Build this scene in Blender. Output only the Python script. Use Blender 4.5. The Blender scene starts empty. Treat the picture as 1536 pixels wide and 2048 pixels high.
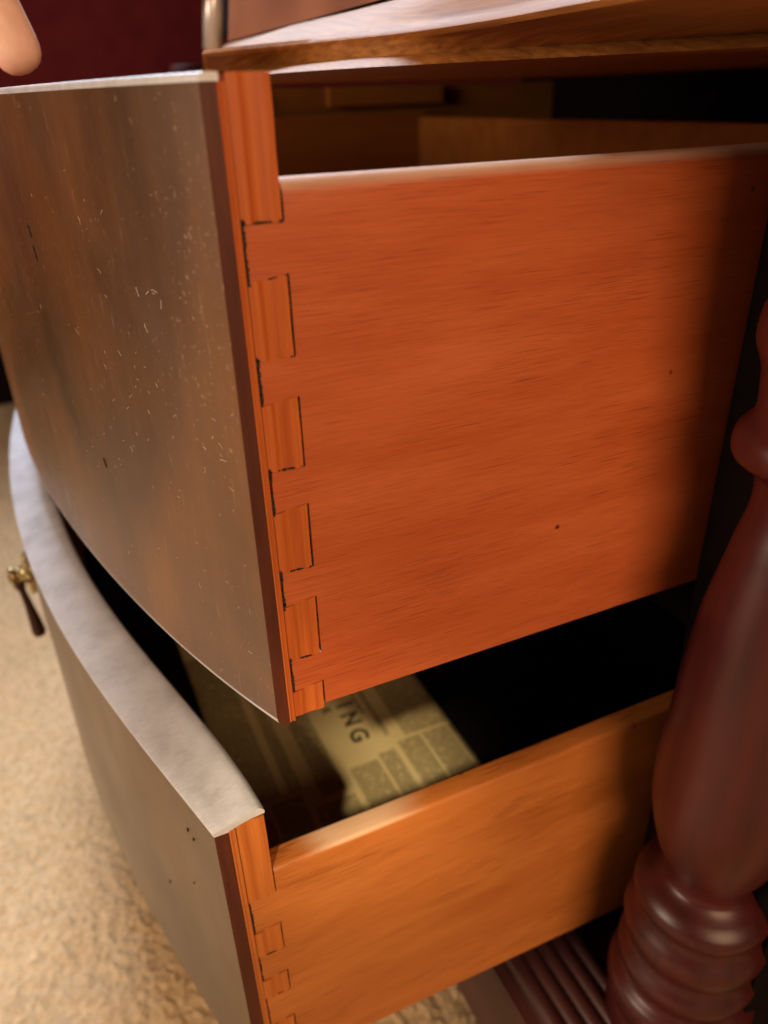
import bpy, bmesh, math, random
import numpy as np
from mathutils import Matrix, Vector
random.seed(7); rng = np.random.default_rng(7)
S = bpy.context.scene
COL = S.collection

# ------------------------------------------------------------------ camera
R = [[0.9082537906556617, -0.4174414332833397, -0.0285954810760817],
     [-0.22216009449518118, -0.4231973056821362, -0.8783785817500748],
     [0.3545700835850561, 0.8041434512832469, -0.4771093853454936]]
cd = bpy.data.cameras.new('camera'); cam = bpy.data.objects.new('camera', cd); COL.objects.link(cam)
m = Matrix.Identity(4)
for i in range(3):
    m[i][0] = R[0][i]; m[i][1] = -R[1][i]; m[i][2] = -R[2][i]
m[0][3], m[1][3], m[2][3] = -0.06263902, -0.2, -0.00594532
cam.matrix_world = m
cd.sensor_fit = 'VERTICAL'; cd.sensor_height = 36.0; cd.lens = 36.0 * 1535.0 / 2048.0
cd.clip_start = 0.01; cd.clip_end = 50
cd.dof.use_dof = True; cd.dof.focus_distance = 0.262; cd.dof.aperture_fstop = 8.0
S.camera = cam

# ------------------------------------------------------------------ world + lamps + exposure
W = bpy.data.worlds.new('World'); S.world = W; W.use_nodes = True
W.node_tree.nodes['Background'].inputs[0].default_value = (1.0, 0.72, 0.5, 1)
W.node_tree.nodes['Background'].inputs[1].default_value = 0.06
S.view_settings.view_transform = 'Standard'; S.view_settings.look = 'None'
S.view_settings.exposure = 0.0; S.view_settings.gamma = 1.0

def area(name, loc, tgt, size, power, col, size_y=None):
    l = bpy.data.lights.new(name, 'AREA'); l.energy = power; l.color = col; l.size = size
    if size_y: l.shape = 'RECTANGLE'; l.size_y = size_y
    o = bpy.data.objects.new(name, l); COL.objects.link(o); o.location = loc
    o.rotation_euler = (Vector(tgt) - Vector(loc)).to_track_quat('-Z', 'Y').to_euler()
    return o
area('key_lamp', (-0.06, -1.35, 0.46), (0.03, 0.0, -0.15), 0.85, 18.5, (1.0, 0.66, 0.38))
area('room_lamp', (-1.6, 0.15, 0.20), (-0.05, 0.2, -0.18), 0.55, 18, (1.0, 0.76, 0.54))
area('far_lamp', (0.05, 1.55, 1.35), (-0.10, 0.15, -0.35), 0.6, 11.5, (0.80, 0.88, 1.0)).data.spread = math.radians(68)
sp = bpy.data.lights.new('beam_lamp', 'SPOT'); sp.energy = 100; sp.color = (1.0, 0.8, 0.5)
sp.spot_size = math.radians(3.9); sp.spot_blend = 0.35; sp.shadow_soft_size = 0.035
so = bpy.data.objects.new('beam_lamp', sp); COL.objects.link(so)
so.location = (-0.556, -0.87, 0.80)
so.rotation_euler = (Vector((0.004, 0.0, -0.243)) - so.location).to_track_quat('-Z', 'Y').to_euler()

# ------------------------------------------------------------------ materials
def newmat(name):
    mt = bpy.data.materials.new(name); mt.use_nodes = True
    nt = mt.node_tree; b = nt.nodes['Principled BSDF']
    return mt, nt, b
def tex(nt, kind, **kw):
    n = nt.nodes.new(kind)
    for k, v in kw.items():
        if k in n.inputs: n.inputs[k].default_value = v
        else: setattr(n, k, v)
    return n
def coords(nt, scale=(1, 1, 1), rot=(0, 0, 0)):
    tc = nt.nodes.new('ShaderNodeTexCoord'); mp = nt.nodes.new('ShaderNodeMapping')
    mp.inputs['Scale'].default_value = scale; mp.inputs['Rotation'].default_value = rot
    nt.links.new(tc.outputs['Object'], mp.inputs['Vector']); return mp.outputs['Vector']
def ramp(nt, fac, stops):
    r = nt.nodes.new('ShaderNodeValToRGB'); e = r.color_ramp.elements
    while len(e) < len(stops): e.new(0.5)
    for i, (p, c) in enumerate(stops):
        e[i].position = p; e[i].color = (*c, 1) if len(c) == 3 else c
    nt.links.new(fac, r.inputs[0]); return r.outputs[0]
def mix(nt, fac, a, b, mode='MIX'):
    n = nt.nodes.new('ShaderNodeMix'); n.data_type = 'RGBA'; n.blend_type = mode
    for sock, v in ((n.inputs[0], fac), (n.inputs[6], a), (n.inputs[7], b)):
        if hasattr(v, 'is_linked') or hasattr(v, 'links'): nt.links.new(v, sock)
        elif isinstance(v, (int, float)): sock.default_value = v
        else: sock.default_value = (*v, 1)
    return n.outputs[2]
def bump(nt, b, h, strength, dist):
    n = nt.nodes.new('ShaderNodeBump'); n.inputs['Strength'].default_value = strength; n.inputs['Distance'].default_value = dist
    nt.links.new(h, n.inputs['Height']); nt.links.new(n.outputs[0], b.inputs['Normal'])

def drawer_wood(name, c1, c2, pore, rough=0.38, figure=0.0, dust_and_highlight=0.0, light_patch=False):
    """Orange mahogany: long grain along X with short dark pores."""
    mt, nt, b = newmat(name)
    v1 = coords(nt, (9, 60, 60), (0, math.radians(-2), 0))
    n1 = tex(nt, 'ShaderNodeTexNoise', Scale=1.0, Detail=5.0, Roughness=0.6); nt.links.new(v1, n1.inputs['Vector'])
    base = ramp(nt, n1.outputs[0], [(0.3, c1), (0.72, c2)])
    v2 = coords(nt, (48, 900, 2500), (0, math.radians(-2), 0))
    n2 = tex(nt, 'ShaderNodeTexNoise', Scale=1.0, Detail=2.0, Roughness=0.55); nt.links.new(v2, n2.inputs['Vector'])
    v2b = coords(nt, (14, 30, 30))
    n2b = tex(nt, 'ShaderNodeTexNoise', Scale=1.0, Detail=2.0); nt.links.new(v2b, n2b.inputs['Vector'])
    mm = nt.nodes.new('ShaderNodeMath'); mm.operation = 'MULTIPLY_ADD'; mm.inputs[1].default_value = 0.35; 
    nt.links.new(n2b.outputs[0], mm.inputs[0]); nt.links.new(n2.outputs[0], mm.inputs[2])
    pf = ramp(nt, mm.outputs[0], [(0.765, (0, 0, 0)), (0.84, (1, 1, 1))])
    fm = nt.nodes.new('ShaderNodeMath'); fm.operation = 'MULTIPLY'; fm.inputs[1].default_value = 0.62
    nt.links.new(pf, fm.inputs[0])
    colr = mix(nt, fm.outputs[0], base, pore)
    # fine fibre streaks
    v3 = coords(nt, (40, 1500, 1500), (0, math.radians(-2), 0))
    n3 = tex(nt, 'ShaderNodeTexNoise', Scale=1.0, Detail=3.0); nt.links.new(v3, n3.inputs['Vector'])
    st = ramp(nt, n3.outputs[0], [(0.3, (0.80, 0.78, 0.74)), (0.7, (1.10, 1.08, 1.05))])
    colr = mix(nt, 0.55, colr, st, 'MULTIPLY')
    if figure:
        vw2 = coords(nt, (9, 90, 110), (0, math.radians(-7), 0))
        wv = tex(nt, 'ShaderNodeTexNoise', Scale=1.0, Detail=3.0, Roughness=0.5, Distortion=0.5); nt.links.new(vw2, wv.inputs['Vector'])
        wr = ramp(nt, wv.outputs[0], [(0.32, (0.74, 0.62, 0.55)), (0.42, (1, 1, 1))])
        colr = mix(nt, figure, colr, wr, 'MULTIPLY')
    # small round dark stains
    vo = tex(nt, 'ShaderNodeTexVoronoi', Scale=38.0); nt.links.new(coords(nt), vo.inputs['Vector'])
    vf = ramp(nt, vo.outputs['Distance'], [(0.02, (1, 1, 1)), (0.05, (0, 0, 0))])
    colr = mix(nt, vf, colr, tuple(x * 0.35 for x in pore))
    if dust_and_highlight:      # pale dust and a painted-in highlight on upward faces
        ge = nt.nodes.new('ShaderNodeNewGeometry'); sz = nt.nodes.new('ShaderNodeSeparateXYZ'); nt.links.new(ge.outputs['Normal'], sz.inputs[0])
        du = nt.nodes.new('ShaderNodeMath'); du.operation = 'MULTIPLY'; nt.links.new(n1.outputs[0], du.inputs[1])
        nt.links.new(ramp(nt, sz.outputs[2], [(0.22, (0, 0, 0)), (0.75, (dust_and_highlight,) * 3)]), du.inputs[0])
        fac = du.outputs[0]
        if light_patch:  # bright spot of light painted on part of the top edge
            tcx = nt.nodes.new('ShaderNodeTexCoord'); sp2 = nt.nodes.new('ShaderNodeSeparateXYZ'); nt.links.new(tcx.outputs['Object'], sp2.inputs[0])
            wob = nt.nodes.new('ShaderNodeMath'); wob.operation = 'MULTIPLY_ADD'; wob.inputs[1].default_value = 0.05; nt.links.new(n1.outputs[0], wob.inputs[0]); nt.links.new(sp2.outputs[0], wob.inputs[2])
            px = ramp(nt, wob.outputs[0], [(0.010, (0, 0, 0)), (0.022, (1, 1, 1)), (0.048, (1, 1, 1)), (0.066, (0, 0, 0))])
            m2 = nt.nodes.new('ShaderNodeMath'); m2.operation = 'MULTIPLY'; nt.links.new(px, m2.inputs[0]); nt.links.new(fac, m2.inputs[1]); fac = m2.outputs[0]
        colr = mix(nt, fac, colr, (0.70, 0.50, 0.34) if light_patch else (0.66, 0.50, 0.40))
    nt.links.new(colr, b.inputs['Base Color'])
    rr = ramp(nt, n1.outputs[0], [(0.3, (rough - .06,) * 3), (0.7, (rough + .1,) * 3)])
    nt.links.new(rr, b.inputs['Roughness'])
    b.inputs['Specular IOR Level'].default_value = 0.35
    bump(nt, b, mm.outputs[0], 0.25, 0.0004)
    return mt

M_SIDE = drawer_wood('orange_mahogany', (0.40, 0.078, 0.020), (0.51, 0.122, 0.038), (0.20, 0.035, 0.012), 0.42, 0.0, 1.4)
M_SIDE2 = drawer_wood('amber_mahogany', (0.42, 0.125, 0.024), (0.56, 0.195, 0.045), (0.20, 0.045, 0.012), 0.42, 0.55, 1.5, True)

def endwood(name, c1, c2, rough=0.45):
    """Front board seen on its end: bands running up the board (varying along X)."""
    mt, nt, b = newmat(name)
    v = coords(nt, (420, 120, 7))
    n = tex(nt, 'ShaderNodeTexNoise', Scale=1.0, Detail=2.0, Roughness=0.5); nt.links.new(v, n.inputs['Vector'])
    c = ramp(nt, n.outputs[0], [(0.35, c1), (0.65, c2)])
    v2 = coords(nt, (2200, 300, 60))
    n2 = tex(nt, 'ShaderNodeTexNoise', Scale=1.0, Detail=2.0); nt.links.new(v2, n2.inputs['Vector'])
    c = mix(nt, 0.6, c, ramp(nt, n2.outputs[0], [(0.3, (.8, .78, .75)), (.7, (1.1, 1.1, 1.1))]), 'MULTIPLY')
    nt.links.new(c, b.inputs['Base Color']); b.inputs['Roughness'].default_value = rough
    b.inputs['Specular IOR Level'].default_value = 0.3
    bump(nt, b, n2.outputs[0], 0.2, 0.0003)
    return mt
M_CORE2 = endwood('lower_front_core_wood', (0.42, 0.110, 0.018), (0.53, 0.165, 0.032))
M_CORE = endwood('front_core_wood', (0.37, 0.070, 0.011), (0.50, 0.125, 0.024))

def veneer(name, dust=1.0, tones=((0.030, 0.014, 0.008), (0.105, 0.042, 0.014), (0.215, 0.080, 0.013))):
    """Dark polished veneer, hazy old varnish with scratches and lint specks."""
    mt, nt, b = newmat(name)
    v = coords(nt, (6, 6, 4.8), (math.radians(20), 0, 0))
    n = tex(nt, 'ShaderNodeTexNoise', Scale=1.0, Detail=6.0, Roughness=0.55, Distortion=1.2); nt.links.new(v, n.inputs['Vector'])
    base = ramp(nt, n.outputs[0], [(0.28, tones[0]), (0.48, tones[1]), (0.72, tones[2])])
    vg = coords(nt, (150, 150, 9))
    ng = tex(nt, 'ShaderNodeTexNoise', Scale=1.0, Detail=3.0); nt.links.new(vg, ng.inputs['Vector'])
    base = mix(nt, 0.7, base, ramp(nt, ng.outputs[0], [(0.3, (.82, .8, .78)), (.7, (1.12, 1.12, 1.1))]), 'MULTIPLY')
    # broad smeared bloom on the varnish
    vb = coords(nt, (7, 7, 5))
    nb = tex(nt, 'ShaderNodeTexNoise', Scale=1.0, Detail=4.0, Roughness=0.6); nt.links.new(vb, nb.inputs['Vector'])
    bl = ramp(nt, nb.outputs[0], [(0.40, (0, 0, 0)), (0.75, (0.22 * dust,) * 3)])
    base = mix(nt, bl, base, (0.24, 0.18, 0.15))
    # dust specks: small uneven flecks, in drifts
    vo = tex(nt, 'ShaderNodeTexNoise', Scale=1.0, Detail=2.0, Roughness=0.6, Distortion=0.8); nt.links.new(coords(nt, (700, 700, 520), (math.radians(-25), 0, 0)), vo.inputs['Vector'])
    nd = tex(nt, 'ShaderNodeTexNoise', Scale=22.0, Detail=4.0); nt.links.new(coords(nt), nd.inputs['Vector'])
    ad = nt.nodes.new('ShaderNodeMath'); ad.operation = 'MULTIPLY_ADD'; ad.inputs[1].default_value = 0.28
    nt.links.new(nd.outputs[0], ad.inputs[0]); nt.links.new(vo.outputs[0], ad.inputs[2])
    sf = ramp(nt, ad.outputs[0], [(0.82, (0, 0, 0)), (0.90, (0.5 * dust,) * 3)])
    base = mix(nt, sf, base, (0.50, 0.36, 0.26))
    # fine scratches, running mostly down the board
    vs = coords(nt, (900, 900, 60), (math.radians(22), 0, 0))
    ns = tex(nt, 'ShaderNodeTexNoise', Scale=1.0, Detail=1.0); nt.links.new(vs, ns.inputs['Vector'])
    sc = ramp(nt, ns.outputs[0], [(0.70, (0, 0, 0)), (0.80, (0.2 * dust,) * 3)])
    base = mix(nt, sc, base, (0.5, 0.42, 0.35))
    nt.links.new(base, b.inputs['Base Color'])
    rr = ramp(nt, nb.outputs[0], [(0.3, (0.24,) * 3), (0.7, (0.42,) * 3)])
    nt.links.new(rr, b.inputs['Roughness'])
    b.inputs['Specular IOR Level'].default_value = 0.45
    b.inputs['Sheen Weight'].default_value = 0.03 * dust; b.inputs['Sheen Roughness'].default_value = 0.5
    b.inputs['Sheen Tint'].default_value = (1, .93, .88, 1)
    bump(nt, b, ng.outputs[0], 0.06, 0.0005)
    return mt
M_VEN = veneer('dusty_dark_veneer')
M_VEN2 = veneer('olive_brown_veneer', 0.55, ((0.036, 0.017, 0.006), (0.075, 0.037, 0.010), (0.125, 0.060, 0.014)))

def sheen_edge(name):  # pale colour stands for the lamp reflection along the edges
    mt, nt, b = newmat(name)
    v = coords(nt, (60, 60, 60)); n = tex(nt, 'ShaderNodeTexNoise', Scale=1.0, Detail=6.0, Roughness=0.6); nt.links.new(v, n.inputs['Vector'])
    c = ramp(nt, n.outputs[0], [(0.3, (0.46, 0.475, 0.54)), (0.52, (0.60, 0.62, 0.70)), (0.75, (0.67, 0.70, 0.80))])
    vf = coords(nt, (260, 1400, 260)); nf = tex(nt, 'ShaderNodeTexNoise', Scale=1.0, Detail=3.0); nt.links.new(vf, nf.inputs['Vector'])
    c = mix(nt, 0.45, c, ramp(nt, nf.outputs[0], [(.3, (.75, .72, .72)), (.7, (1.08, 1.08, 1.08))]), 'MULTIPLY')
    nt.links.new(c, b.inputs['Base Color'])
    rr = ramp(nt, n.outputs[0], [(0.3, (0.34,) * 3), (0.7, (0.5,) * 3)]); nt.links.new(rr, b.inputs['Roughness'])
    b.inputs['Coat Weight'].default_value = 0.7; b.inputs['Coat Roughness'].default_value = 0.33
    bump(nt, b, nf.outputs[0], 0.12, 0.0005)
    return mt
M_EDGE = sheen_edge('painted_edge_sheen')

def plain_wood(name, c1, c2, scale, rough, coat=0.0, spec=0.5):
    mt, nt, b = newmat(name)
    v = coords(nt, scale); n = tex(nt, 'ShaderNodeTexNoise', Scale=1.0, Detail=5.0, Roughness=0.6); nt.links.new(v, n.inputs['Vector'])
    c = ramp(nt, n.outputs[0], [(0.3, c1), (0.7, c2)]); nt.links.new(c, b.inputs['Base Color'])
    b.inputs['Roughness'].default_value = rough; b.inputs['Coat Weight'].default_value = coat; b.inputs['Coat Roughness'].default_value = 0.25
    b.inputs['Specular IOR Level'].default_value = spec
    bump(nt, b, n.outputs[0], 0.1, 0.0008)
    return mt
M_COLUMN = plain_wood('red_mahogany', (0.026, 0.0036, 0.0040), (0.070, 0.0095, 0.0090), (80, 80, 9), 0.36, 0.0, 0.42)
M_VEND = plain_wood('veneer_end_grain', (0.055, 0.012, 0.006), (0.10, 0.022, 0.010), (300, 60, 30), 0.5, 0, 0.3)
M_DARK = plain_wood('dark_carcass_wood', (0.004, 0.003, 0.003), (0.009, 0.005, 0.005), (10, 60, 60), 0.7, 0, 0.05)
M_RAIL = plain_wood('reeded_dark_mahogany', (0.035, 0.012, 0.014), (0.075, 0.024, 0.024), (60, 6, 60), 0.42)
M_MOULD = plain_wood('golden_moulding_wood', (0.19, 0.062, 0.012), (0.40, 0.165, 0.040), (420, 6, 520), 0.6, 0.0, 0.22)
M_FACE = plain_wood('rosy_brown_veneer', (0.31, 0.115, 0.060), (0.44, 0.19, 0.105), (40, 6, 8), 0.4, 0.2)
M_FARSIDE = plain_wood('brown_drawer_wood', (0.22, 0.070, 0.012), (0.31, 0.11, 0.019), (8, 60, 60), 0.5, 0, 0.3)
mt, nt, b = newmat('maroon_wall_paint')
nw = tex(nt, 'ShaderNodeTexNoise', Scale=30.0, Detail=4.0); nt.links.new(coords(nt), nw.inputs['Vector'])
nt.links.new(ramp(nt, nw.outputs[0], [(0.3, (0.105, 0.011, 0.018)), (0.7, (0.14, 0.017, 0.024))]), b.inputs['Base Color'])
b.inputs['Roughness'].default_value = 0.8; b.inputs['Specular IOR Level'].default_value = 0.1; M_WALL = mt
mt, nt, b = newmat('black_glue')
b.inputs['Base Color'].default_value = (0.012, 0.006, 0.005, 1); b.inputs['Roughness'].default_value = 0.8; M_GLUE = mt
mt, nt, b = newmat('aged_brass'); b.inputs['Metallic'].default_value = 1.0; b.inputs['Roughness'].default_value = 0.3
nm = tex(nt, 'ShaderNodeTexNoise', Scale=120.0, Detail=3.0); nt.links.new(coords(nt), nm.inputs['Vector'])
nt.links.new(ramp(nt, nm.outputs[0], [(0.35, (0.10, 0.06, 0.025)), (0.7, (0.62, 0.50, 0.26))]), b.inputs['Base Color']); M_BRASS = mt
mt, nt, b = newmat('dark_bronze'); b.inputs['Metallic'].default_value = 0.7; b.inputs['Roughness'].default_value = 0.45
b.inputs['Base Color'].default_value = (0.05, 0.022, 0.014, 1); M_BRONZE = mt
mt, nt, b = newmat('end_post_sheen'); b.inputs['Metallic'].default_value = 0.45; b.inputs['Roughness'].default_value = 0.3  # silvery colour paints the white sheen of a polished dark post
nm = tex(nt, 'ShaderNodeTexNoise', Scale=1.0, Detail=4.0); nt.links.new(coords(nt, (90, 90, 30)), nm.inputs['Vector'])
nt.links.new(ramp(nt, nm.outputs[0], [(0.35, (0.16, 0.11, 0.09)), (0.6, (0.75, 0.72, 0.72))]), b.inputs['Base Color']); M_POST_SHEEN = mt
mt, nt, b = newmat('lint'); b.inputs['Base Color'].default_value = (0.62, 0.54, 0.47, 1); b.inputs['Roughness'].default_value = 0.9; M_LINT = mt
mt, nt, b = newmat('ink'); b.inputs['Base Color'].default_value = (0.055, 0.045, 0.02, 1); b.inputs['Roughness'].default_value = 0.9; M_INK = mt
# skin
mt, nt, b = newmat('skin')
nk = tex(nt, 'ShaderNodeTexNoise', Scale=160.0, Detail=4.0); nt.links.new(coords(nt), nk.inputs['Vector'])
nt.links.new(ramp(nt, nk.outputs[0], [(0.3, (0.78, 0.50, 0.41)), (0.7, (0.86, 0.60, 0.50))]), b.inputs['Base Color'])
b.inputs['Roughness'].default_value = 0.5; b.inputs['Subsurface Weight'].default_value = 0.25
b.inputs['Subsurface Radius'].default_value = (0.006, 0.002, 0.001); b.inputs['Subsurface Scale'].default_value = 1.0; M_SKIN = mt
mt, nt, b = newmat('fingernail'); b.inputs['Base Color'].default_value = (0.75, 0.48, 0.38, 1); b.inputs['Roughness'].default_value = 0.25; M_NAIL = mt
# carpet
mt, nt, b = newmat('beige_carpet')
n1 = tex(nt, 'ShaderNodeTexNoise', Scale=150.0, Detail=6.0, Roughness=0.7); nt.links.new(coords(nt), n1.inputs['Vector'])
n2 = tex(nt, 'ShaderNodeTexNoise', Scale=9.0, Detail=3.0); nt.links.new(coords(nt), n2.inputs['Vector'])
c = ramp(nt, n1.outputs[0], [(0.3, (0.46, 0.30, 0.15)), (0.5, (0.62, 0.44, 0.255)), (0.7, (0.74, 0.56, 0.35))])
c = mix(nt, 0.6, c, ramp(nt, n2.outputs[0], [(.3, (.8, .78, .74)), (.7, (1.08, 1.06, 1.04))]), 'MULTIPLY')
nt.links.new(c, b.inputs['Base Color']); b.inputs['Roughness'].default_value = 0.95; b.inputs['Specular IOR Level'].default_value = 0.1
b.inputs['Sheen Weight'].default_value = 0.3
n3 = tex(nt, 'ShaderNodeTexNoise', Scale=520.0, Detail=4.0); nt.links.new(coords(nt), n3.inputs['Vector'])
bump(nt, b, n3.outputs[0], 0.9, 0.002); M_CARPET = mt
# newspaper: yellowed sheet with blurred print columns running along Y
mt, nt, b = newmat('yellowed_newsprint')
vx = coords(nt)
nb_ = tex(nt, 'ShaderNodeTexNoise', Scale=14.0, Detail=5.0); nt.links.new(vx, nb_.inputs['Vector'])
paper = ramp(nt, nb_.outputs[0], [(0.3, (0.60, 0.45, 0.21)), (0.7, (0.76, 0.61, 0.33))])
sx = nt.nodes.new('ShaderNodeSeparateXYZ'); nt.links.new(vx, sx.inputs[0])
def math_(op, a, b_=None, c_=None):
    n = nt.nodes.new('ShaderNodeMath'); n.operation = op
    for i, q in enumerate((a, b_, c_)):
        if q is None: continue
        if isinstance(q, (int, float)): n.inputs[i].default_value = q
        else: nt.links.new(q, n.inputs[i])
    return n.outputs[0]
# lines of type: rows spaced in X (text runs along -Y)
row = math_('FRACT', math_('MULTIPLY', sx.outputs[0], 560.0))
rowm = math_('LESS_THAN', row, 0.56)
nl = tex(nt, 'ShaderNodeTexNoise', Scale=1.0, Detail=2.0, Roughness=0.7); nt.links.new(coords(nt, (330, 420, 1)), nl.inputs['Vector'])
ink = math_('MULTIPLY', rowm, math_('GREATER_THAN', nl.outputs[0], 0.40))
def band(axis, a, b_):
    s = sx.outputs[axis]
    return math_('MULTIPLY', math_('GREATER_THAN', s, a), math_('LESS_THAN', s, b_))
def block(xa, xb, ya, yb): return math_('MULTIPLY', band(0, xa, xb), band(1, ya, yb))
blocks = [(0.0575, 0.0775, 0.02, 0.142), (0.0795, 0.0915, 0.02, 0.1455), (0.0955, 0.1125, 0.02, 0.1495), (0.1145, 0.1325, 0.02, 0.1495), (0.1345, 0.152, 0.02, 0.1495), (0.154, 0.30, 0.02, 0.32), (0.1035, 0.151, 0.1525, 0.32), (0.0905, 0.0945, 0.158, 0.32),
          (0.0845, 0.0870, 0.186, 0.24), (-0.02, 0.000, 0.02, 0.128), (0.002, 0.022, 0.02, 0.136), (0.026, 0.053, 0.02, 0.122), (-0.02, 0.010, 0.14, 0.30), (0.016, 0.024, 0.14, 0.28), (0.034, 0.050, 0.128, 0.22)]
tot = None
for q in blocks:
    bq = block(*q); tot = bq if tot is None else math_('MAXIMUM', tot, bq)
inkf = math_('MULTIPLY', math_('MULTIPLY', ink, tot), 0.72)
grey = math_('MULTIPLY', tot, 0.16)
pc = mix(nt, grey, paper, (0.16, 0.11, 0.04)); pc = mix(nt, inkf, pc, (0.07, 0.05, 0.02))
nt.links.new(pc, b.inputs['Base Color']); b.inputs['Roughness'].default_value = 0.85; b.inputs['Specular IOR Level'].default_value = 0.15
M_PAPER = mt

# ------------------------------------------------------------------ object helpers
def empty(name, loc, parent=None):
    o = bpy.data.objects.new(name, None); COL.objects.link(o); o.empty_display_size = 0.02
    if parent is not None:
        o.parent = parent; loc = Vector(loc) - wloc(parent)
    o.location = loc; return o
def wloc(o):
    v = Vector(o.location); p = o.parent
    while p: v += Vector(p.location); p = p.parent
    return v
def tag(o, **kw):
    for k, v in kw.items(): o[k] = v
    return o
def obj(name, verts, faces, mat, parent=None, smooth=False, bevel=None, seg=3, angle=40):
    me = bpy.data.meshes.new(name); me.from_pydata([tuple(map(float, v)) for v in verts], [], faces); me.update()
    bm = bmesh.new(); bm.from_mesh(me); bmesh.ops.recalc_face_normals(bm, faces=bm.faces[:]); bm.to_mesh(me); bm.free()
    return link(name, me, mat, parent, smooth, bevel, seg, angle)
def link(name, me, mat, parent=None, smooth=False, bevel=None, seg=3, angle=40):
    o = bpy.data.objects.new(name, me); COL.objects.link(o); me.materials.append(mat)
    if parent is not None: o.parent = parent; o.location = -wloc(parent)      # meshes are in world coordinates
    if smooth or bevel:
        me.polygons.foreach_set('use_smooth', [True] * len(me.polygons))
    if bevel:
        md = o.modifiers.new('bevel', 'BEVEL'); md.width = bevel; md.segments = seg; md.limit_method = 'ANGLE'; md.angle_limit = math.radians(angle)
        wn = o.modifiers.new('wn', 'WEIGHTED_NORMAL'); wn.keep_sharp = True
    return o
def boxvf(x0, x1, y0, y1, z0, z1):
    v = [(x, y, z) for x in (x0, x1) for y in (y0, y1) for z in (z0, z1)]
    f = [(0, 1, 3, 2), (4, 6, 7, 5), (0, 4, 5, 1), (2, 3, 7, 6), (0, 2, 6, 4), (1, 5, 7, 3)]
    return v, f
def box(name, x0, x1, y0, y1, z0, z1, mat, parent, bevel=0.0008):
    v, f = boxvf(x0, x1, y0, y1, z0, z1); return obj(name, v, f, mat, parent, bevel=bevel, seg=2)
def loft(rows, closed=True, caps=True):
    """rows: list of equally long rings of points."""
    n = len(rows[0]); v = [p for r in rows for p in r]; f = []
    for i in range(len(rows) - 1):
        for j in range(n if closed else n - 1):
            k = (j + 1) % n
            f.append((i * n + j, i * n + k, (i + 1) * n + k, (i + 1) * n + j))
    if caps and closed:
        f.append(tuple(range(n))[::-1]); f.append(tuple((len(rows) - 1) * n + j for j in range(n)))
    return v, f
def lathe(profile, cx, cy, n=64):
    rows = [[(cx + r * math.cos(2 * math.pi * k / n), cy + r * math.sin(2 * math.pi * k / n), z) for k in range(n)] for z, r in profile]
    return loft(rows)
def tube(pts, radii, n=10):
    rows = []
    for i, p in enumerate(pts):
        p = Vector(p); a = Vector(pts[max(i - 1, 0)]); c = Vector(pts[min(i + 1, len(pts) - 1)])
        t = (c - a).normalized(); u = t.orthogonal().normalized() if i == 0 else (u - t * u.dot(t)).normalized()
        w = t.cross(u); r = radii[i]
        rows.append([tuple(p + (u * math.cos(2 * math.pi * k / n) + w * math.sin(2 * math.pi * k / n)) * r) for k in range(n)])
    return loft(rows)
def merge(parts):
    V, F = [], []
    for v, f in parts:
        o = len(V); V += list(v); F += [tuple(i + o for i in q) for q in f]
    return V, F
def sphere(c, r, n=10, m=6):
    prof = [(c[2] + r * math.cos(math.pi * i / m), max(r * math.sin(math.pi * i / m), 1e-5)) for i in range(m + 1)]
    return lathe(prof, c[0], c[1], n)
YC = 0.37; WID = 0.74
def fit(pts, deg=(0, 2, 4, 6)):
    y = np.array([p[0] for p in pts]); x = np.array([p[1] for p in pts]) / 1000.0
    s = (y - YC) / YC; A = np.stack([s ** d for d in deg], 1); w = np.ones(len(pts)); w[0] = 4
    c = np.linalg.lstsq(A * w[:, None], x * w, rcond=None)[0]
    return lambda yy: float(sum(ci * ((yy - YC) / YC) ** d for ci, d in zip(c, deg)))
up_out = fit([(0, -17.6), (.015, -23.6), (.037, -31.1), (.0635, -41.2), (.082, -48.1), (.142, -61.5), (.2335, -78.2), (.30, -86), (.37, -89.5)])
lo_out = fit([(0, -46.4), (.049, -60.4), (.0993, -74.1), (.16, -86.8), (.2, -94.3), (.278, -101.8), (.36, -105.7)])
lo_in = fit([(0, -27.4), (.012, -28.6), (.025, -30.4), (.057, -38.1), (.107, -50.5), (.152, -60.7), (.197, -68.2), (.25, -74.4), (.3115, -78.8), (.37, -80)])
YS = [WID * (0.5 - 0.5 * math.cos(math.pi * i / 96)) for i in range(97)]
def arc(cx, cz, r, a0, a1, n=5):
    return [(cx + r * math.cos(math.radians(a0 + (a1 - a0) * i / n)), cz + r * math.sin(math.radians(a0 + (a1 - a0) * i / n))) for i in range(n + 1)]

# ------------------------------------------------------------------ setting: carpet and wall
FZ = -0.62
def nonuni(segs):
    out = []
    for a, b_, st in segs: out += list(np.arange(a, b_, st))
    return np.array(out + [segs[-1][1]])
xs = nonuni([(-2.5, -0.40, 0.15), (-0.40, -0.28, 0.01), (-0.28, 0.12, 0.0016), (0.12, 0.2, 0.01), (0.2, 2.5, 0.15)])
ys = nonuni([(-2.0, -0.05, 0.12), (-0.05, 0.8, 0.0018), (0.8, 1.6, 0.008), (1.6, 2.6, 0.1)])
X, Y = np.meshgrid(xs, ys, indexing='ij')
def vnoise(x, y, sc, seed):
    r = np.random.default_rng(seed); T = r.random((256, 256))
    u, v = x * sc + 1000, y * sc + 1000; i, j = np.floor(u).astype(int), np.floor(v).astype(int); fu, fv = u - i, v - j
    fu = fu * fu * (3 - 2 * fu); fv = fv * fv * (3 - 2 * fv)
    g = lambda a, b_: T[a % 256, b_ % 256]
    return (g(i, j) * (1 - fu) + g(i + 1, j) * fu) * (1 - fv) + (g(i, j + 1) * (1 - fu) + g(i + 1, j + 1) * fu) * fv
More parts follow.
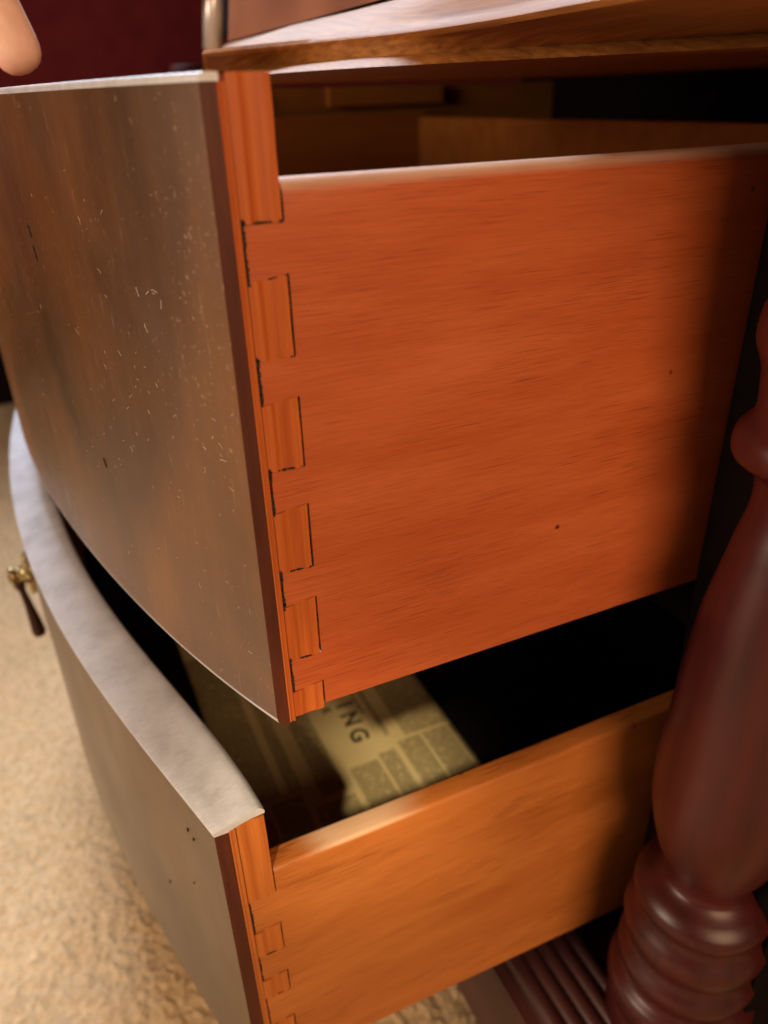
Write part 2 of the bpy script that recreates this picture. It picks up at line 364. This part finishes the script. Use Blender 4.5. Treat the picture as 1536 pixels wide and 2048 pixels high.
H = 0.0018 * vnoise(X, Y, 110, 1) + 0.0022 * vnoise(X + .3 * Y, Y, 230, 2) + 0.0030 * vnoise(X, Y, 480, 3) + 0.004 * vnoise(X, Y, 24, 4)
Z = FZ + H - 0.008
nx, ny = X.shape
V = np.stack([X, Y, Z], -1).reshape(-1, 3)
idx = np.arange(nx * ny).reshape(nx, ny)
F = np.stack([idx[:-1, :-1], idx[1:, :-1], idx[1:, 1:], idx[:-1, 1:]], -1).reshape(-1, 4)
me = bpy.data.meshes.new('carpet'); me.vertices.add(len(V)); me.vertices.foreach_set('co', V.ravel())
me.loops.add(F.size); me.loops.foreach_set('vertex_index', F.ravel().astype(np.int32))
me.polygons.add(len(F)); me.polygons.foreach_set('loop_start', np.arange(0, F.size, 4, dtype=np.int32)); me.polygons.foreach_set('loop_total', np.full(len(F), 4, dtype=np.int32))
me.update(calc_edges=True); me.validate()
tag(link('carpet', me, M_CARPET, smooth=True), kind='structure', label='beige textured wool carpet on the floor')
v, f = boxvf(-2.5, 2.5, 1.75, 1.85, FZ - .02, 1.9); wall = tag(obj('wall', v, f, M_WALL), kind='structure', label='maroon painted wall behind the dresser')
box('baseboard', -2.5, 2.5, 1.73, 1.75, FZ, FZ + 0.24, M_DARK, wall, 0.004)

# ------------------------------------------------------------------ dresser
D = tag(empty('dresser', (0.3, YC, FZ)), category='dresser',
        label='antique bow-front mahogany dresser with two drawers pulled open and turned columns')

def build_front(dr, outer, z0, z1, tv, inner, cap_pts, rb, ztop, rim=False, skin=None):
    """Curved front: dark veneer skin, core board, top edge with painted sheen."""
    prof = [(tv, z1)] + [(0.0003, z1)] + arc(rb, z0 + rb, rb, 180, 270) + [(tv, z0)]
    rows = [[(outer(y) + dx, y, z) for dx, z in prof] for y in YS]
    v, f = loft(rows); ven = obj('veneer', v, f, skin or M_VEN, dr, smooth=True)
    ven.data.materials.append(M_VEND)
    for q in (-1, -2): ven.data.polygons[q].material_index = 1
    if rim:                                   # reflection painted as a pale rim along the lower arris
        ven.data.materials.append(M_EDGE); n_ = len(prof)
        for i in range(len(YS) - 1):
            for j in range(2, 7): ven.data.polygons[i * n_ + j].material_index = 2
    ven.data.set_sharp_from_angle(angle=math.radians(35))
    ys = [0.0108] + [y for y in YS if 0.0108 < y < WID - 0.0108] + [WID - 0.0108]
    rows = [[(outer(y) + tv + .0002, y, ztop), (inner(y), y, ztop), (inner(y), y, z0 + .001), (outer(y) + tv + .0002, y, z0 + .001)] for y in ys]
    v, f = loft(rows); obj('front_board', v, f, M_CORE, dr)
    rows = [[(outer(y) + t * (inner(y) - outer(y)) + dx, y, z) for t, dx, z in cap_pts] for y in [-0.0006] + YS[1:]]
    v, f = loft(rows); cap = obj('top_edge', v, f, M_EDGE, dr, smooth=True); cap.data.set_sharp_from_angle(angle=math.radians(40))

def pin(dr, xa, xb, za, zb, y1=0.0108, proud=0.0002, name='joint_pin', flare=0.0, mat=None):
    n = 9; rows = []
    hts = [0, .00018, .0002, -.00012, -.00018, -.0001, .00016, .0002, .00005]
    zs = [za, za + .0004] + [za + (zb - za) * t for t in (.25, .5, .75)] + [zb - .0004, zb]
    for i, z in enumerate(zs):
        edge = i in (0, len(zs) - 1); jx = random.uniform(-.00012, .00012)
        ring = [(xa + (xb - xa) * k / (n - 1) + (jx if k == n - 1 else 0), -proud - hts[k] + (.0003 if edge else 0), z + (flare * k / (n - 1) if i < 2 else 0)) for k in range(n)]
        ring += [(xb, y1, z + (flare if i < 2 else 0)), (xa, y1, z)]
        rows.append(ring)
    v, f = loft(rows); o = obj(name, v, f, mat or M_CORE, dr); return o

FL = 0.0014
def side_panel(dr, mat, xl, xj, xr, ztop, zbl, zbr, tongues, y0, th, name='side_panel', topr=0.0044):
    """Drawer side as one board; tongues [(za, zb)] reach left to xj between the pins."""
    pts = [(xr, zbr), (xr, ztop)]
    pts.append((xl, ztop))
    for za, zb in tongues:                     # from top down; za > zb
        pts += [(xl, za), (xj + random.uniform(-.0002, .0002), za - random.uniform(0, .0004)), (xj + random.uniform(0, .0003), zb + random.uniform(0, .0003)), (xl, zb + FL)]
    if pts[-1][1] > zbl + 1e-4: pts.append((xl, zbl))
    pts = [p for i, p in enumerate(pts) if i == 0 or p != pts[i - 1]]
    n = len(pts); yf = lambda z: y0
    v = [(x, y0, z) for x, z in pts] + [(x, y0 + th, z) for x, z in pts]
    f = [tuple(range(n)), tuple(range(2 * n - 1, n - 1, -1))] + [(i, (i + 1) % n, n + (i + 1) % n, n + i) for i in range(n)]
    o = obj(name, v, f, mat, dr)
    bm = bmesh.new(); bm.from_mesh(o.data)
    e = [e for e in bm.edges if all(abs(q.co.z - ztop) < 1e-5 for q in e.verts) and abs(e.verts[0].co.y - e.verts[1].co.y) < 1e-6]
    bmesh.ops.bevel(bm, geom=e, offset=topr, segments=4, affect='EDGES', profile=0.5)
    bm.to_mesh(o.data); bm.free()
    o.data.polygons.foreach_set('use_smooth', [True] * len(o.data.polygons)); o.data.set_sharp_from_angle(angle=math.radians(32))
    return o

def glue_line(dr, segs, y=-0.00035):
    """Broken dark glue squeezed out of the joint: irregular flat beads."""
    parts = []
    for (x0, z0), (x1, z1), w, fill in segs:
        L = math.hypot(x1 - x0, z1 - z0); t = 0.0
        while t < L:
            ln = random.uniform(.0012, .0042); 
            if random.random() < fill:
                a, b_ = t / L, min(t + ln, L) / L; n = 6; up, dn = [], []
                ux, uz = (x1 - x0) / L, (z1 - z0) / L
                for k in range(n + 1):
                    s = a + (b_ - a) * k / n; ww = 1.2 * w * random.uniform(.25, 1.0) * (0.35 if k in (0, n) else 1)
                    cx, cz = x0 + (x1 - x0) * s + random.uniform(-.0001, .0001), z0 + (z1 - z0) * s
                    up.append((cx - uz * ww / 2, cz + ux * ww / 2)); dn.append((cx + uz * ww / 2, cz - ux * ww / 2))
                ring = up + dn[::-1]; m_ = len(ring)
                v = [(p[0], y, p[1]) for p in ring] + [(p[0], 0.0015, p[1]) for p in ring]
                f = [tuple(range(m_)), tuple(range(2 * m_ - 1, m_ - 1, -1))] + [(i, (i + 1) % m_, m_ + (i + 1) % m_, m_ + i) for i in range(m_)]
                parts.append((v, f))
            t += ln * random.uniform(.75, 1.1)
    v, f = merge(parts); return tag(obj('glue_residue', v, f, M_GLUE, dr), kind='stuff')

# ---- upper drawer
U = tag(empty('drawer', (0.15, YC, -0.2), D), label='upper drawer pulled out, dust-covered dark front and orange side with square finger joints')
cap = [(0, .0002, -.0020)] + [(0, x, z) for x, z in arc(.0016, -.0014, .0014, 180, 90)] + [(0, .0046, -.0001), (0, .0046, -.0020)]
up_in = lambda y: up_out(y) + 0.0174
build_front(U, up_out, -0.2, -0.0018, 0.0043, up_in, cap, 0.0040, -0.0003, True)
FL = 0.0014
pins = [(-.0006, -.0332), (-.0482, -.0685), (-.0823, -.1021), (-.1168, -.1374), (-.1512, -.1724), (-.1868, -.1968)]
g = 0.00030
for i, (a, b_) in enumerate(pins): pin(U, -0.0110, -0.00025, a, b_, flare=FL if i else 0)
pin(U, -0.0132, -0.0112, -.0025, -.1985, name='joint_strip')
tg = [(pins[i][1] - g, pins[i + 1][0] + g) for i in range(5)]
side_panel(U, M_SIDE, 0.00045, -0.0104, 0.42, -0.0235, -0.1955, -0.1955, tg, 0.0, 0.0102)
segs = []
for i in range(5):
    segs.append(((-.0107, pins[i][1] + .001), (-.0107, pins[i + 1][0] - .0006), .0011, .9 - .07 * i))
for i, (a, b_) in enumerate(pins[:-1]):
    segs.append(((-.0110, b_ - .0001), (.0002, b_ - .0002), .0008, .95 - .1 * i))
    if i: segs.append(((-.0110, a + .0001), (.0002, a + FL + .0001), .0004, .45 - .07 * i))
    segs.append(((.0001, (a + FL if i else -.026)), (.0001, b_), .0005, .8 - .13 * i))
glue_line(U, segs)
rows = None
v, f = boxvf(0.0, 0.42, WID - .0102, WID, -.1975, -.0235); obj('side_panel', v, f, M_FARSIDE, U, bevel=.002)
box('back_panel', .41, .42, .0104, WID - .0104, -.1975, -.03, M_FARSIDE, U)
ys = [.0104 + (WID - .0208) * i / 40 for i in range(41)]
rows = [[(up_in(y) + .0005, y, -.186), (.409, y, -.186), (.409, y, -.192), (up_in(y) + .0005, y, -.192)] for y in ys]
v, f = loft(rows); obj('drawer_bottom', v, f, M_FARSIDE, U)

# lint and hairs clinging to the upper front
parts = []
for k in range(120):
    y = random.uniform(.004, .30) ** 1.0; z = random.uniform(-.185, -.008)
    if random.random() < .45: z = random.gauss(-.09, .03); y = abs(random.gauss(.05, .035)) + .003
    if k < 10: y, z = (abs(random.gauss(.034, .004)), random.gauss(-.063, .008)) if k < 6 else (abs(random.gauss(.011, .003)) + .002, random.gauss(-.098, .007))
    z = min(max(z, -.19), -.006)
    L = random.choice([.0006, .001, .0015, .002]) * random.uniform(.6, 1.5) * (2.4 if k < 10 else 1); a = random.uniform(0, 6.28); cv = random.uniform(-1.6, 1.6)
    pts = []
    yy, zz = y, z
    for i in range(5):
        pts.append((up_out(yy) - .00025, yy, zz)); yy = max(yy + math.cos(a) * L / 4, .001); zz += math.sin(a) * L / 4; a += cv / 4
    parts.append(tube(pts, [.00006 if k >= 10 else .00009] * 5, 4))
v, f = merge(parts); tag(obj('lint_fibres', v, f, M_LINT, U), kind='stuff')

# ---- lower drawer
Lw = tag(empty('drawer', (0.15, YC, -0.42), D), label='lower drawer pulled out, broad top edge with pale painted-in sheen and newspaper lining inside')
zt = -.2391
cap2 = [(0, .0000, zt - .0015), (0, -.0002, zt - .0002), (0, .0006, zt + .0005), (.25, 0, zt + .0016), (.5, 0, zt + .0031), (.75, 0, zt + .0045), (.9, 0, zt + .0050),
        (1, -.0006, zt + .0045), (1, .0006, zt + .0028), (1, .0004, zt + .0016), (.75, 0, zt + .0012), (.5, 0, zt), (.3, 0, zt - .0012), (.29, 0, zt - .0016)]
build_front(Lw, lo_out, -0.426, zt - .0016, 0.0056, lo_in, cap2, 0.003, zt - .002, skin=M_VEN2)
pins2 = [(zt - .0002, -.2835), (-.3045, -.3195), (-.3370, -.3490), (-.3710, -.3850), (-.4070, -.4250)]
for i, (a, b_) in enumerate(pins2): pin(Lw, -0.0380, -0.0272, a, b_, flare=FL if i else 0, mat=M_CORE2)
pin(Lw, -0.0407, -0.0382, zt - .0016, -.425, name='joint_strip', mat=M_CORE2)
tg2 = [(pins2[i][1] - g, pins2[i + 1][0] + g) for i in range(4)]
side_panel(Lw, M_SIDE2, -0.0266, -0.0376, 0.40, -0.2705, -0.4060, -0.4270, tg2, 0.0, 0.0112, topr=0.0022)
segs = [((-.0378, -.286), (-.0378, -.3040), .0010, .9), ((-.0378, -.3205), (-.0378, -.336), .0009, .8), ((-.0378, -.350), (-.0378, -.37), .0006, .5),
        ((-.0378, -.3197), (-.0272, -.3197), .0006, .9), ((-.0378, -.3492), (-.0272, -.3492), .0005, .6), ((-.0270, -.272), (-.0270, -.2835), .0003, .5)]
glue_line(Lw, segs)
v, f = boxvf(-.0266, 0.40, WID - .0112, WID, -.42, -.2705); obj('side_panel', v, f, M_FARSIDE, Lw, bevel=.002)
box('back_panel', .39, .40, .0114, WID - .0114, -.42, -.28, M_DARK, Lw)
ys = [.0114 + (WID - .0228) * i / 40 for i in range(41)]
rows = [[(lo_in(y) + .0004, y, -.3935), (.389, y, -.3935), (.389, y, -.4), (lo_in(y) + .0004, y, -.4)] for y in ys]
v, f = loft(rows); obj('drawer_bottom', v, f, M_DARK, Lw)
# small worm holes in the lower front, dark scratches on the upper one
hv, hf = sphere((0, 0, 0), 1.0, 10, 6)
for y, z, r in ((.0246, -.2605, .0008), (.0205, -.2622, .0007), (.0642, -.3347, .0008), (.031, -.300, .0005)):
    v = [(lo_out(y) + a * r * .35, y + b_ * r, z + c_ * r * 1.3) for a, b_, c_ in hv]
    obj('worm_hole', v, hf, M_GLUE, Lw)
for y0_, z0_, y1_, z1_ in ((.1262, -.0435, .1245, -.0485), (.1255, -.0510, .1240, -.0566), (.098, -.128, .0965, -.132)):
    pts = [(up_out(y0_ + (y1_ - y0_) * t) - .0001, y0_ + (y1_ - y0_) * t, z0_ + (z1_ - z0_) * t + random.uniform(-.0002, .0002)) for t in (0, .25, .5, .75, 1)]
    v, f = tube(pts, [.0001, .0003, .0002, .0003, .0001], 6); obj('scratch', v, f, M_GLUE, U)
# pull handle at the middle of the lower front
def pull(y, zc):
    x = lo_out(y)
    prof = [(0, .0135), (.0012, .0135), (.002, .0118), (.0045, .0105), (.006, .0065), (.009, .0045), (.012, .0050), (.0145, .0066), (.0165, .0060), (.0180, .0003)]
    rows = [[(x - d, y + r * math.cos(2 * math.pi * k / 24), zc + r * math.sin(2 * math.pi * k / 24) * 1.15) for k in range(24)] for d, r in prof]
    v, f = loft(rows); obj('pull_rosette', v, f, M_BRASS, Lw, smooth=True)
    bv, bf = sphere((0, 0, 0), .0027, 10, 6); bead = None
    for k in range(11):
        a = 2 * math.pi * k / 11
        if bead is None: bead = obj('rosette_bead', bv, bf, M_BRASS, Lw, smooth=True); o = bead
        else: o = bead.copy(); COL.objects.link(o)
        o.location = Vector((x - .0035, y + .0118 * math.cos(a), zc + .0136 * math.sin(a))) - wloc(Lw)
    xa = x - .0125
    pts = [(xa, y, zc - .002), (xa + .0005, y, zc - .008), (xa + .0012, y, zc - .014), (xa + .0025, y, zc - .026), (xa + .0035, y, zc - .040), (xa + .004, y, zc - .050), (xa + .0042, y, zc - .0535), (xa + .0042, y, zc - .0545)]
    v, f = tube(pts, [.0042, .0040, .0024, .0030, .0042, .0050, .0042, .0008], 14); obj('drop_pull', v, f, M_BRONZE, Lw, smooth=True)
pull(.335, -.302)

# ---- fixed carcass
prof_pts = [(.030, .024), (-.045, .024), (-.052, .026), (-.060, .022), (-.066, .0245), (-.076, .025), (-.084, .022), (-.092, .021), (-.100, .021), (-.105, .025), (-.110, .0262), (-.115, .025),
            (-.119, .019), (-.124, .0165), (-.134, .0165), (-.145, .0188), (-.158, .0212), (-.178, .0248), (-.203, .0271), (-.220, .0282), (-.235, .0290), (-.250, .0300), (-.261, .0304),
            (-.271, .0300), (-.280, .0290), (-.291, .0268), (-.302, .0237), (-.311, .0200), (-.319, .0190), (-.322, .0215), (-.325, .0262), (-.329, .0296), (-.333, .0302), (-.337, .0290),
            (-.340, .0284), (-.343, .0290), (-.348, .0316), (-.354, .0324), (-.360, .0312), (-.363, .0298), (-.366, .0290), (-.370, .0298), (-.374, .0318), (-.378, .0324), (-.383, .0312), (-.386, .0300),
            (-.390, .0300), (-.394, .0340), (-.400, .0350), (-.407, .0344), (-.413, .0320), (-.420, .0330), (-.50, .0330), (FZ - .004, .0330)]
def smooth_prof(pp, k=3):
    out = []
    for i in range(len(pp) - 1):
        p0, p1, p2, p3 = pp[max(i - 1, 0)], pp[i], pp[i + 1], pp[min(i + 2, len(pp) - 1)]
        for j in range(k):
            t = j / k; out.append((p1[0] + (p2[0] - p1[0]) * t, 0.5 * (2 * p1[1] + (p2[1] - p0[1]) * t + (2 * p0[1] - 5 * p1[1] + 4 * p2[1] - p3[1]) * t * t + (3 * p1[1] - p0[1] - 3 * p2[1] + p3[1]) * t ** 3)))
    return out + [pp[-1]]
for cy in (-.050, WID + .050):
    v, f = lathe(smooth_prof(prof_pts), .158, cy, 72); obj('turned_column', v, f, M_COLUMN, D, smooth=True)
box('corner_stile', .168, .215, -.080, -.004, -.55, .004, M_DARK, D)
box('corner_stile', .168, .215, WID + .004, WID + .080, -.55, .004, M_DARK, D)
box('end_panel', .216, .62, -.150, -.012, -.55, .004, M_DARK, D)
box('end_panel', .216, .62, WID + .012, WID + .090, -.55, .004, M_FARSIDE, D)
box('back_panel', .621, .64, -.09, WID + .09, -.55, .28, M_DARK, D)
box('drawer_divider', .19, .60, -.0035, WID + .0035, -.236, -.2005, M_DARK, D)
box('lit_strip_block', .30, .45, WID + .001, WID + .0115, -.016, .0035, M_FARSIDE, D)  # block added to stand for a lit strip on the end panel
# reeded bottom rail running across under the drawers
pr_ = [(.60, -.548), (.60, -.437), (.150, -.437)]
x = .150
prof = [(.60, -.54), (.60, -.438), (.146, -.438), (.142, -.431)]
n_reed = 5; wr = (.142 - .098) / n_reed
for k in range(n_reed):
    c = .142 - wr * (k + .5)
    prof += [(c + wr / 2 * math.cos(a), -.4345 + .0052 * math.sin(a) - .0012 * k) for a in np.linspace(0.15, math.pi - 0.15, 7)]
prof += [(.0965, -.4430), (.0905, -.4430), (.0900, -.449), (.0965, -.452), (.0965, -.54)]
ysr = [-.012] + [WID * i / 30 for i in range(31)] + [WID + .012]
rows = [[(px, y, pz) for px, pz in prof] for y in np.linspace(-.088, WID + .088, 24)]
v, f = loft(rows); o = obj('reeded_rail', v, f, M_RAIL, D, smooth=True); o.data.set_sharp_from_angle(angle=math.radians(50))
# bowed moulding under the overhanging top section
def itp(tbl):
    ky = [t[0] for t in tbl]; kx = [t[1] for t in tbl]
    return lambda y: float(np.interp(y if y <= YC else 2 * YC - y, ky, kx))
def sm(fn): return lambda y: sum(fn(y + d) for d in np.linspace(-.03, .03, 13)) / 13
Cx = sm(itp([(-.15, .090), (0, .094), (.063, .098), (.13, .090), (.166, .075), (.21, .056), (.24, .042), (.27, .038), (.30, .044), (.37, .068)]))
Dx = sm(itp([(-.15, .24), (.012, .172), (.053, .136), (.083, .116), (.118, .088), (.168, .076), (.22, .064), (.27, .060), (.37, .088)]))
Ex = sm(itp([(-.15, .23), (.006, .165), (.049, .134), (.078, .112), (.114, .084), (.142, .069), (.176, .058), (.25, .052), (.37, .088)]))
rows = []
for y in np.linspace(-.14, .44, 110):
    lim = -.0626 + .235 * (y + .2) if y > .2 else -1
    c, d, e = max(Cx(y), lim), max(Dx(y), lim), max(Ex(y), lim); ring = [(.62, .0335), (.125, .0335), (.125, .0306), (.1075, .0300)]
    ring += [(.1075 + (c - .1075) * t, .0300 - .0145 * t + .0009 * math.sin(t * math.pi * 2)) for t in (.12, .25, .4, .55, .7, .85)]
    ring += [(c + .0012, .0166), (c, .0150), (c + .0012, .0134)]
    ring += [(c + .0012 + (d - c) * t, .0134 + (.0080 - .0134) * (t ** 1.5)) for t in (.15, .35, .55, .75, .92, 1.0)]
    ring += [(d + (e - d) * .5, .0066), (e, .0040), (e + .004, .0036), (.62, .0036)]
    rows.append([(px, y, pz) for px, pz in ring])
v, f = loft(rows); o = obj('bowed_moulding', v, f, M_MOULD, D, smooth=True); o.data.set_sharp_from_angle(angle=math.radians(50))
rows = [[(.107 + .035 * t * t, y, .0605 + .22 * t) for t in np.linspace(0, 1, 8)] + [(.62, y, .2805), (.62, y, .0605)] for y in (-.14, .2, .43)]
rows = [[(.1068 + .16 * max(0, z - .031) , y, z) for z in np.linspace(.0312, .28, 8)] + [(.61, y, .28), (.61, y, .0612), (.1080 + .16 * .03, y, .0612), ] for y in (-.14, .2, .436)]
v, f = loft(rows); o = obj('top_fascia', v, f, M_FACE, D)
rows = [[(.1068 + .095 + .16 * max(0, z - .031), y, z) for z in np.linspace(.0615, .28, 8)] + [(.61, y, .28), (.61, y, .0612)] for y in (.437, WID + .13)]
v, f = loft(rows); obj('top_carcass', v, f, M_DARK, D)
pts = [(.1050 + .16 * max(0, z - .031), .476, z) for z in np.linspace(.028, .28, 9)]
v, f = tube(pts, [.0075] * 9, 14); obj('end_post', v, f, M_POST_SHEEN, D, smooth=True)  # polished end post, its sheen put into the colour

# ------------------------------------------------------------------ newspaper lining
N = tag(empty('newspaper', (.055, .2, -.392), None), category='newspaper',
        label='yellowed printed newspaper sheet lining the bottom of the lower drawer')
xs = np.linspace(-.018, .137, 27); yy = np.linspace(.016, .34, 40); vv = []; ff = []
for i, x in enumerate(xs):
    for j, y in enumerate(yy):
        x2 = max(x, lo_in(y) + .006)
        vv.append((x2, y, -.3924 + .0004 * math.sin(x * 90 + y * 31) * math.sin(y * 55)))
for i in range(len(xs) - 1):
    for j in range(len(yy) - 1):
        a = i * len(yy) + j; ff.append((a, a + len(yy), a + len(yy) + 1, a + 1))
o = obj('paper_sheet', vv, ff, M_PAPER, N, smooth=True)
sd = o.modifiers.new('s', 'SOLIDIFY'); sd.thickness = .00012; sd.offset = -1
def letter(ch, x, y, size, name='printed_letter'):
    c = bpy.data.curves.new(name, 'FONT'); c.body = ch; c.size = size; c.align_x = 'CENTER'; c.extrude = .00004; c.offset = size * .03
    t = bpy.data.objects.new(name, c); COL.objects.link(t)
    bpy.context.view_layer.update()
    me = bpy.data.meshes.new_from_object(t.evaluated_get(bpy.context.evaluated_depsgraph_get())); bpy.data.objects.remove(t)
    # reading direction -Y, letter top towards +X
    me.transform(Matrix(((0, 1, 0, x), (-1, 0, 0, y), (0, 0, 1, -.39172), (0, 0, 0, 1))))
    me.name = name; link(name, me, M_INK, N)
letter('K', .0600, .1985, .009); letter('I', .0712, .1985, .0172); letter('N', .0700, .1835, .0172); letter('G', .0690, .1665, .0172)

# ------------------------------------------------------------------ hand with a fingertip on the drawer top
P0 = Vector((-.0425, .200, .0035))
def hand():
    V, E, Rd = [], [], []
    def add(p, r, par=None):
        V.append(tuple(Vector(p) + (HOFF if sum(abs(a - b_) for a, b_ in zip(p, P0)) > .004 else Vector()))); Rd.append(r)
        if par is not None: E.append((par, len(V) - 1))
        return len(V) - 1
    wrist = add((-.190, .205, .150), .026)
    palm = add((-.140, .190, .130), .027, wrist)
    fore = add((-.285, .245, .175), .030, wrist)
    bases = [(-.086, .172, .112), (-.098, .196, .116), (-.112, .215, .112), (-.126, .230, .104)]
    tips = [[(-.060, .160, .072), (-.0535, .153, .036), tuple(P0 + Vector((0, 0, .0015)))],
            [(-.074, .222, .100), (-.082, .236, .066), (-.092, .232, .044)],
            [(-.094, .244, .092), (-.104, .254, .062), (-.112, .246, .044)],
            [(-.112, .256, .084), (-.122, .262, .060), (-.128, .254, .046)]]
    for b_, t, r in zip(bases, tips, (.0128, .0105, .0100, .0088)):
        i = add(b_, .0125, palm)
        for k, q in enumerate(t): i = add(q, r * (1.0, .95, .82)[k], i)
    i = add((-.128, .160, .108), .0135, palm); i = add((-.110, .140, .080), .0112, i); add((-.092, .136, .058), .0095, i)
    me = bpy.data.meshes.new('hand'); me.from_pydata(V, E, []); o = bpy.data.objects.new('hand', me); COL.objects.link(o)
    me.materials.append(M_SKIN)
    sk = o.modifiers.new('skin', 'SKIN'); sk.use_smooth_shade = True
    for vtx, r in zip(me.skin_vertices[0].data, Rd): vtx.radius = (r, r)
    me.skin_vertices[0].data[0].use_root = True
    ss = o.modifiers.new('sub', 'SUBSURF'); ss.levels = 2; ss.render_levels = 2
    return o
HOFF = Vector((-.0005, .050, .002))
hd = tag(hand(), category='hand', label='hand with one fingertip pressing on the top edge of the upper drawer')
